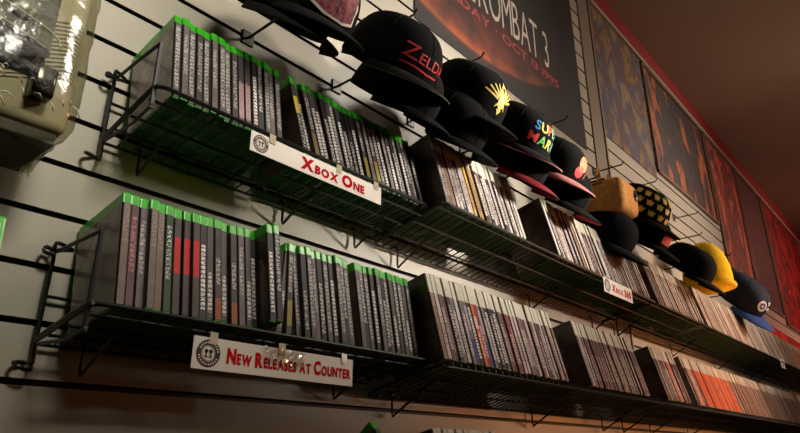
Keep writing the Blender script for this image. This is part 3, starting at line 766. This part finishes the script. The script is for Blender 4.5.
def b_yel(t):
    bm = bmesh.new(); prof = [(.0001, .23), (.03, .225), (.06, .205), (.088, .165), (.104, .11), (.11, .05), (.108, .0), (.104, -.004)]
    lathe(bm, prof, 36); obj('body', bm, M['yellow'], t, True)
    bm = bmesh.new(); tube(bm, [(.108*math.cos(a*math.pi/18), .108*math.sin(a*math.pi/18), .008) for a in range(36)], .013, 8, True); obj('rolled_edge', bm, M['yellow'], t, True)
plush('knitted_hat', 'plain bright yellow knitted hat', (3.17, .80, .75), b_yel)

# pegs carrying the hats
names = ['pink patched cap','red lettered cap','golden crest cap','many coloured lettering cap','round badged cap','yellow patterned cap','plain black cap']
for i, c_ in enumerate(caps): peg(c_[1], c_[2]+.035, .78, 'metal display peg behind the ' + names[i])
peg(1.93, .90, .78, 'metal display peg above the tan plush hat'); peg(3.10, 1.0, .78, 'metal display peg behind the yellow hat'); peg(3.62, .81, .78, 'metal display peg behind the navy cap')
for x, z, w_ in ((1.02, 1.065, 'bare metal peg beside the red lettered cap'), (1.33, 1.10, 'bare metal peg above the golden crest cap'), (1.86, 1.12, 'bare metal peg under the banner corner'), (2.35, 1.12, 'bare metal peg beside the grey column'), (2.75, 1.18, 'bare metal peg under the muted painted poster'), (3.35, 1.20, 'bare metal peg under the framed dark poster'), (3.9, 1.1, 'bare metal peg above the navy cap')): peg(x, z, .84, w_)

# ------------------------------------------------------------------ bagged console
def console():
    t = thing('game_console', 'bagged beige console with dark front and black cables', 'console', (.006, .80, .377))
    bm = bmesh.new(); box(bm, -.22, .255, 0, .13, .012, .62); bmesh.ops.bevel(bm, geom=list(bm.edges), offset=.014, segments=4, affect='EDGES', profile=.5); obj('housing', bm, M['console'], t, True)
    bm = bmesh.new(); box(bm, -.20, .212, -.006, .004, .112, .60, bevel=.004); obj('front_panel', bm, M['consoledark'], t)
    bm = bmesh.new(); lathe(bm, [(.0001, -.012), (.014, -.012), (.017, -.008), (.017, -.002)], 28, (.170, 0, .162), 'y'); obj('round_button', bm, M['greybutton'], t, True)
    bm = bmesh.new()
    for i in range(15):
        z = .085+i*.0062
        tube(bm, smoothpath([(.12+.004*i, -.0002, z-.045), (.20, -.001, z-.012), (.238, -.001, z+.004), (.250, .004, z-.002), (.2545, .02, z-.01)], 3), .0006, 4)
    obj('vent_ribs', bm, M['olive'], t)
    bm = bmesh.new(); box(bm, -.20, .208, -.010, .004, .078, .106, bevel=.004); obj('glossy_strip', bm, M['cable'], t)
    for i, pts in enumerate(([(-.08,-.014,.128),(.05,-.018,.126),(.14,-.018,.120),(.192,-.016,.114),(.207,-.014,.108),(.205,-.014,.102)],
                [(-.08,-.014,.112),(.06,-.018,.108),(.15,-.018,.102),(.195,-.014,.096)])):
        bm = bmesh.new(); tube(bm, smoothpath(pts, 5), .0030, 8); obj('cable', bm, M['cable'], t, True)
    bm = bmesh.new(); box(bm, .196, .222, -.026, -.002, .042, .084, bevel=.004); obj('plug', bm, M['cable'], t, True)
    bm = bmesh.new(); box(bm, -.215, .245, .008, .128, -.004, .0125, bevel=.002); obj('underside_shade_plate', bm, M['undershade'], t)  # added dark plate, puts shade on the underside of the console
    bm = bmesh.new(); box(bm, -.1, .150, -.004, .002, .050, .066, bevel=.001); obj('label', bm, M['rust'], t)
    return t
console()
# the clear bag around it
bm = bmesh.new(); nx, nz = 30, 36; rnd2 = random.Random(5)
grid = []
prof = [(-.23,.14), (-.23,-.03), (-.10,-.038), (.05,-.04), (.16,-.04), (.22,-.036), (.257,-.012), (.2615,.03), (.261,.10), (.26,.145)]
prof = smoothpath([(a, b_, 0) for a, b_ in prof], 4)
for j in range(nz+1):
    z = -.055+.70*j/nz; rowv = []
    f = min(1, max(0, (z+.055)/.085)); f = f*f*(3-2*f)
    for p in prof:
        yy = p.y*(.25+.75*f)+ .05*(1-f); n_ = rnd2.uniform(-1, 1)*(.0022+.004*(1-f))
        rowv.append(bm.verts.new((p.x*(.90+.10*f)+n_, yy+n_, z+rnd2.uniform(-.003,.003)*(1-f)+ (.03*(1-f)*abs(math.sin(p.x*20)) ))))
    grid.append(rowv)
for a, b_ in zip(grid, grid[1:]):
    for i in range(len(a)-1): bm.faces.new((a[i], a[i+1], b_[i+1], b_[i]))
bo = obj('plastic_bag', bm, M['bag'], None, True); bo.location = Vector((.006, .80, .377))+root_shift
for pts in ([(-.05,-.034,.150),(.12,-.036,.142),(.17,-.036,.134),(.205,-.034,.124),(.214,-.032,.112),(.206,-.032,.106)], [(-.05,-.034,.120),(.12,-.036,.116),(.165,-.036,.110),(.198,-.032,.102)]):
    bm = bmesh.new(); tube(bm, smoothpath(pts, 5), .0013, 6); obj('fold_glint', bm, M['foldglint'], bo, True)
rf_ = random.Random(8)
for k_ in range(22):      # pale tubes for glints on the crumples near the bottom of the bag
    x_ = rf_.uniform(.10, .25); z_ = rf_.uniform(.012, .062); a_ = rf_.uniform(-1.2, .5); l_ = rf_.uniform(.006, .018)
    bm = bmesh.new(); tube(bm, [(x_, -.036, z_), (x_+l_*.5*math.cos(a_), -.040, z_+l_*.5*math.sin(a_)+.002), (x_+l_*math.cos(a_), -.036, z_+l_*math.sin(a_))], .0008, 5); obj('fold_glint', bm, M['foldglint'], bo, True)
bo['label'] = 'clear crinkled plastic bag wrapped round the beige console'; bo['category'] = 'bag'

# face-out case near the wall at the open end of the lower basket
t = thing('game_case', 'green framed game case displayed face out below the bagged console', 'video game', (.168, .852, .118), (R(-7), 0, 0))
bm = bmesh.new(); box(bm, -.0675, .0675, 0, .0138, 0, .171, bevel=.003); obj('case_shell', bm, M['green'], t)
bm = bmesh.new(); box(bm, -.060, .0615, -.0008, .001, .005, .160); obj('cover_sleeve', bm, art_mat('white_green_cover_print', [(200,204,190),(60,120,50),(210,214,204),(40,90,36)], 9, .3, 21), t)
t = thing('display_ledge', 'small black wire ledge under the face out game case', 'shelf', (.168, .84, .112))
bm = bmesh.new()
for sx in (-.05, .05): tube(bm, [(sx, .12, .045), (sx, .105, 0), (sx, 0, 0), (sx, -.006, .016)], WR)
tube(bm, [(-.05, -.006, .016), (.05, -.006, .016)], WR); obj('wire', bm, M['wire'], t)

# ------------------------------------------------------------------ light and camera
def area(name, loc, size, size_y, power, col, target, spread=180):
    l = bpy.data.lights.new(name, 'AREA'); l.shape = 'RECTANGLE'; l.size = size; l.size_y = size_y; l.energy = power; l.color = col; l.spread = R(spread)
    o = bpy.data.objects.new(name, l); C.objects.link(o); o.location = Vector(loc)+root_shift
    o.rotation_euler = (Vector(target)-Vector(loc)).to_track_quat('-Z', 'Y').to_euler(); return o
area('overhead_light', (2.6, -.75, 2.15), .5, .4, 8, (1, .90, .76), (.7, .9, 1.15), 62)
area('fill_light', (3.2, -1.5, .90), .4, .4, 5.0, (1, .91, .78), (1.35, .8, .82), 23)  # added low fill to light the upper pale cases and the caps
area('fill_light', (4.8, -1.4, 1.05), .5, .5, 7, (1, .84, .68), (3.1, .9, .84), 50)
area('fill_light', (7.0, -1.3, 2.0), 1.0, .5, 20, (1, .42, .30), (6.4, .9, .7), 90)  # added orange fill for the glow at the far right
area('fill_light', (.2, -1.0, 1.7), .5, .4, 3.4, (1, .93, .80), (.16, .96, .74), 38)  # added fill to brighten the wall at the left
area('overhead_light', (1.5, -1.4, 2.2), 1.4, .8, 10, (1, .88, .74), (1.5, .3, .2), 170)
area('added_warm_fill', (3.5, -.2, .30), .25, .25, 5.5, (1, .34, .1), (2.85, .78, .28), 120)  # added warm fill to strengthen the orange glow on the lower cases
area('overhead_light', (4.4, -.9, 2.1), .5, .4, 5, (1, .86, .70), (3.6, .96, 1.6), 70)  # added to brighten the posters at the upper right
area('added_ceiling_fill', (3.6, -3.6, .2), 1.5, .8, 32, (1, .72, .60), (4.2, -2.2, 2.2), 120)  # added upward fill to brighten the ceiling
wd = bpy.data.worlds.new('World'); bpy.context.scene.world = wd; wd.use_nodes = True
wd.node_tree.nodes['Background'].inputs[0].default_value = (1, .82, .66, 1); wd.node_tree.nodes['Background'].inputs[1].default_value = .12
cd = bpy.data.cameras.new('camera'); cd.sensor_width = 36; cd.lens = 626.4/800*36; cd.clip_start = .02
co = bpy.data.objects.new('camera', cd); C.objects.link(co); co.location = root_shift
co.rotation_euler = (R(90+21), 0, R(-48.96)); bpy.context.scene.camera = co
vs = bpy.context.scene.view_settings; vs.view_transform = 'Standard'; vs.look = 'None'; vs.exposure = -.18
print('CASES', NCASE[0])
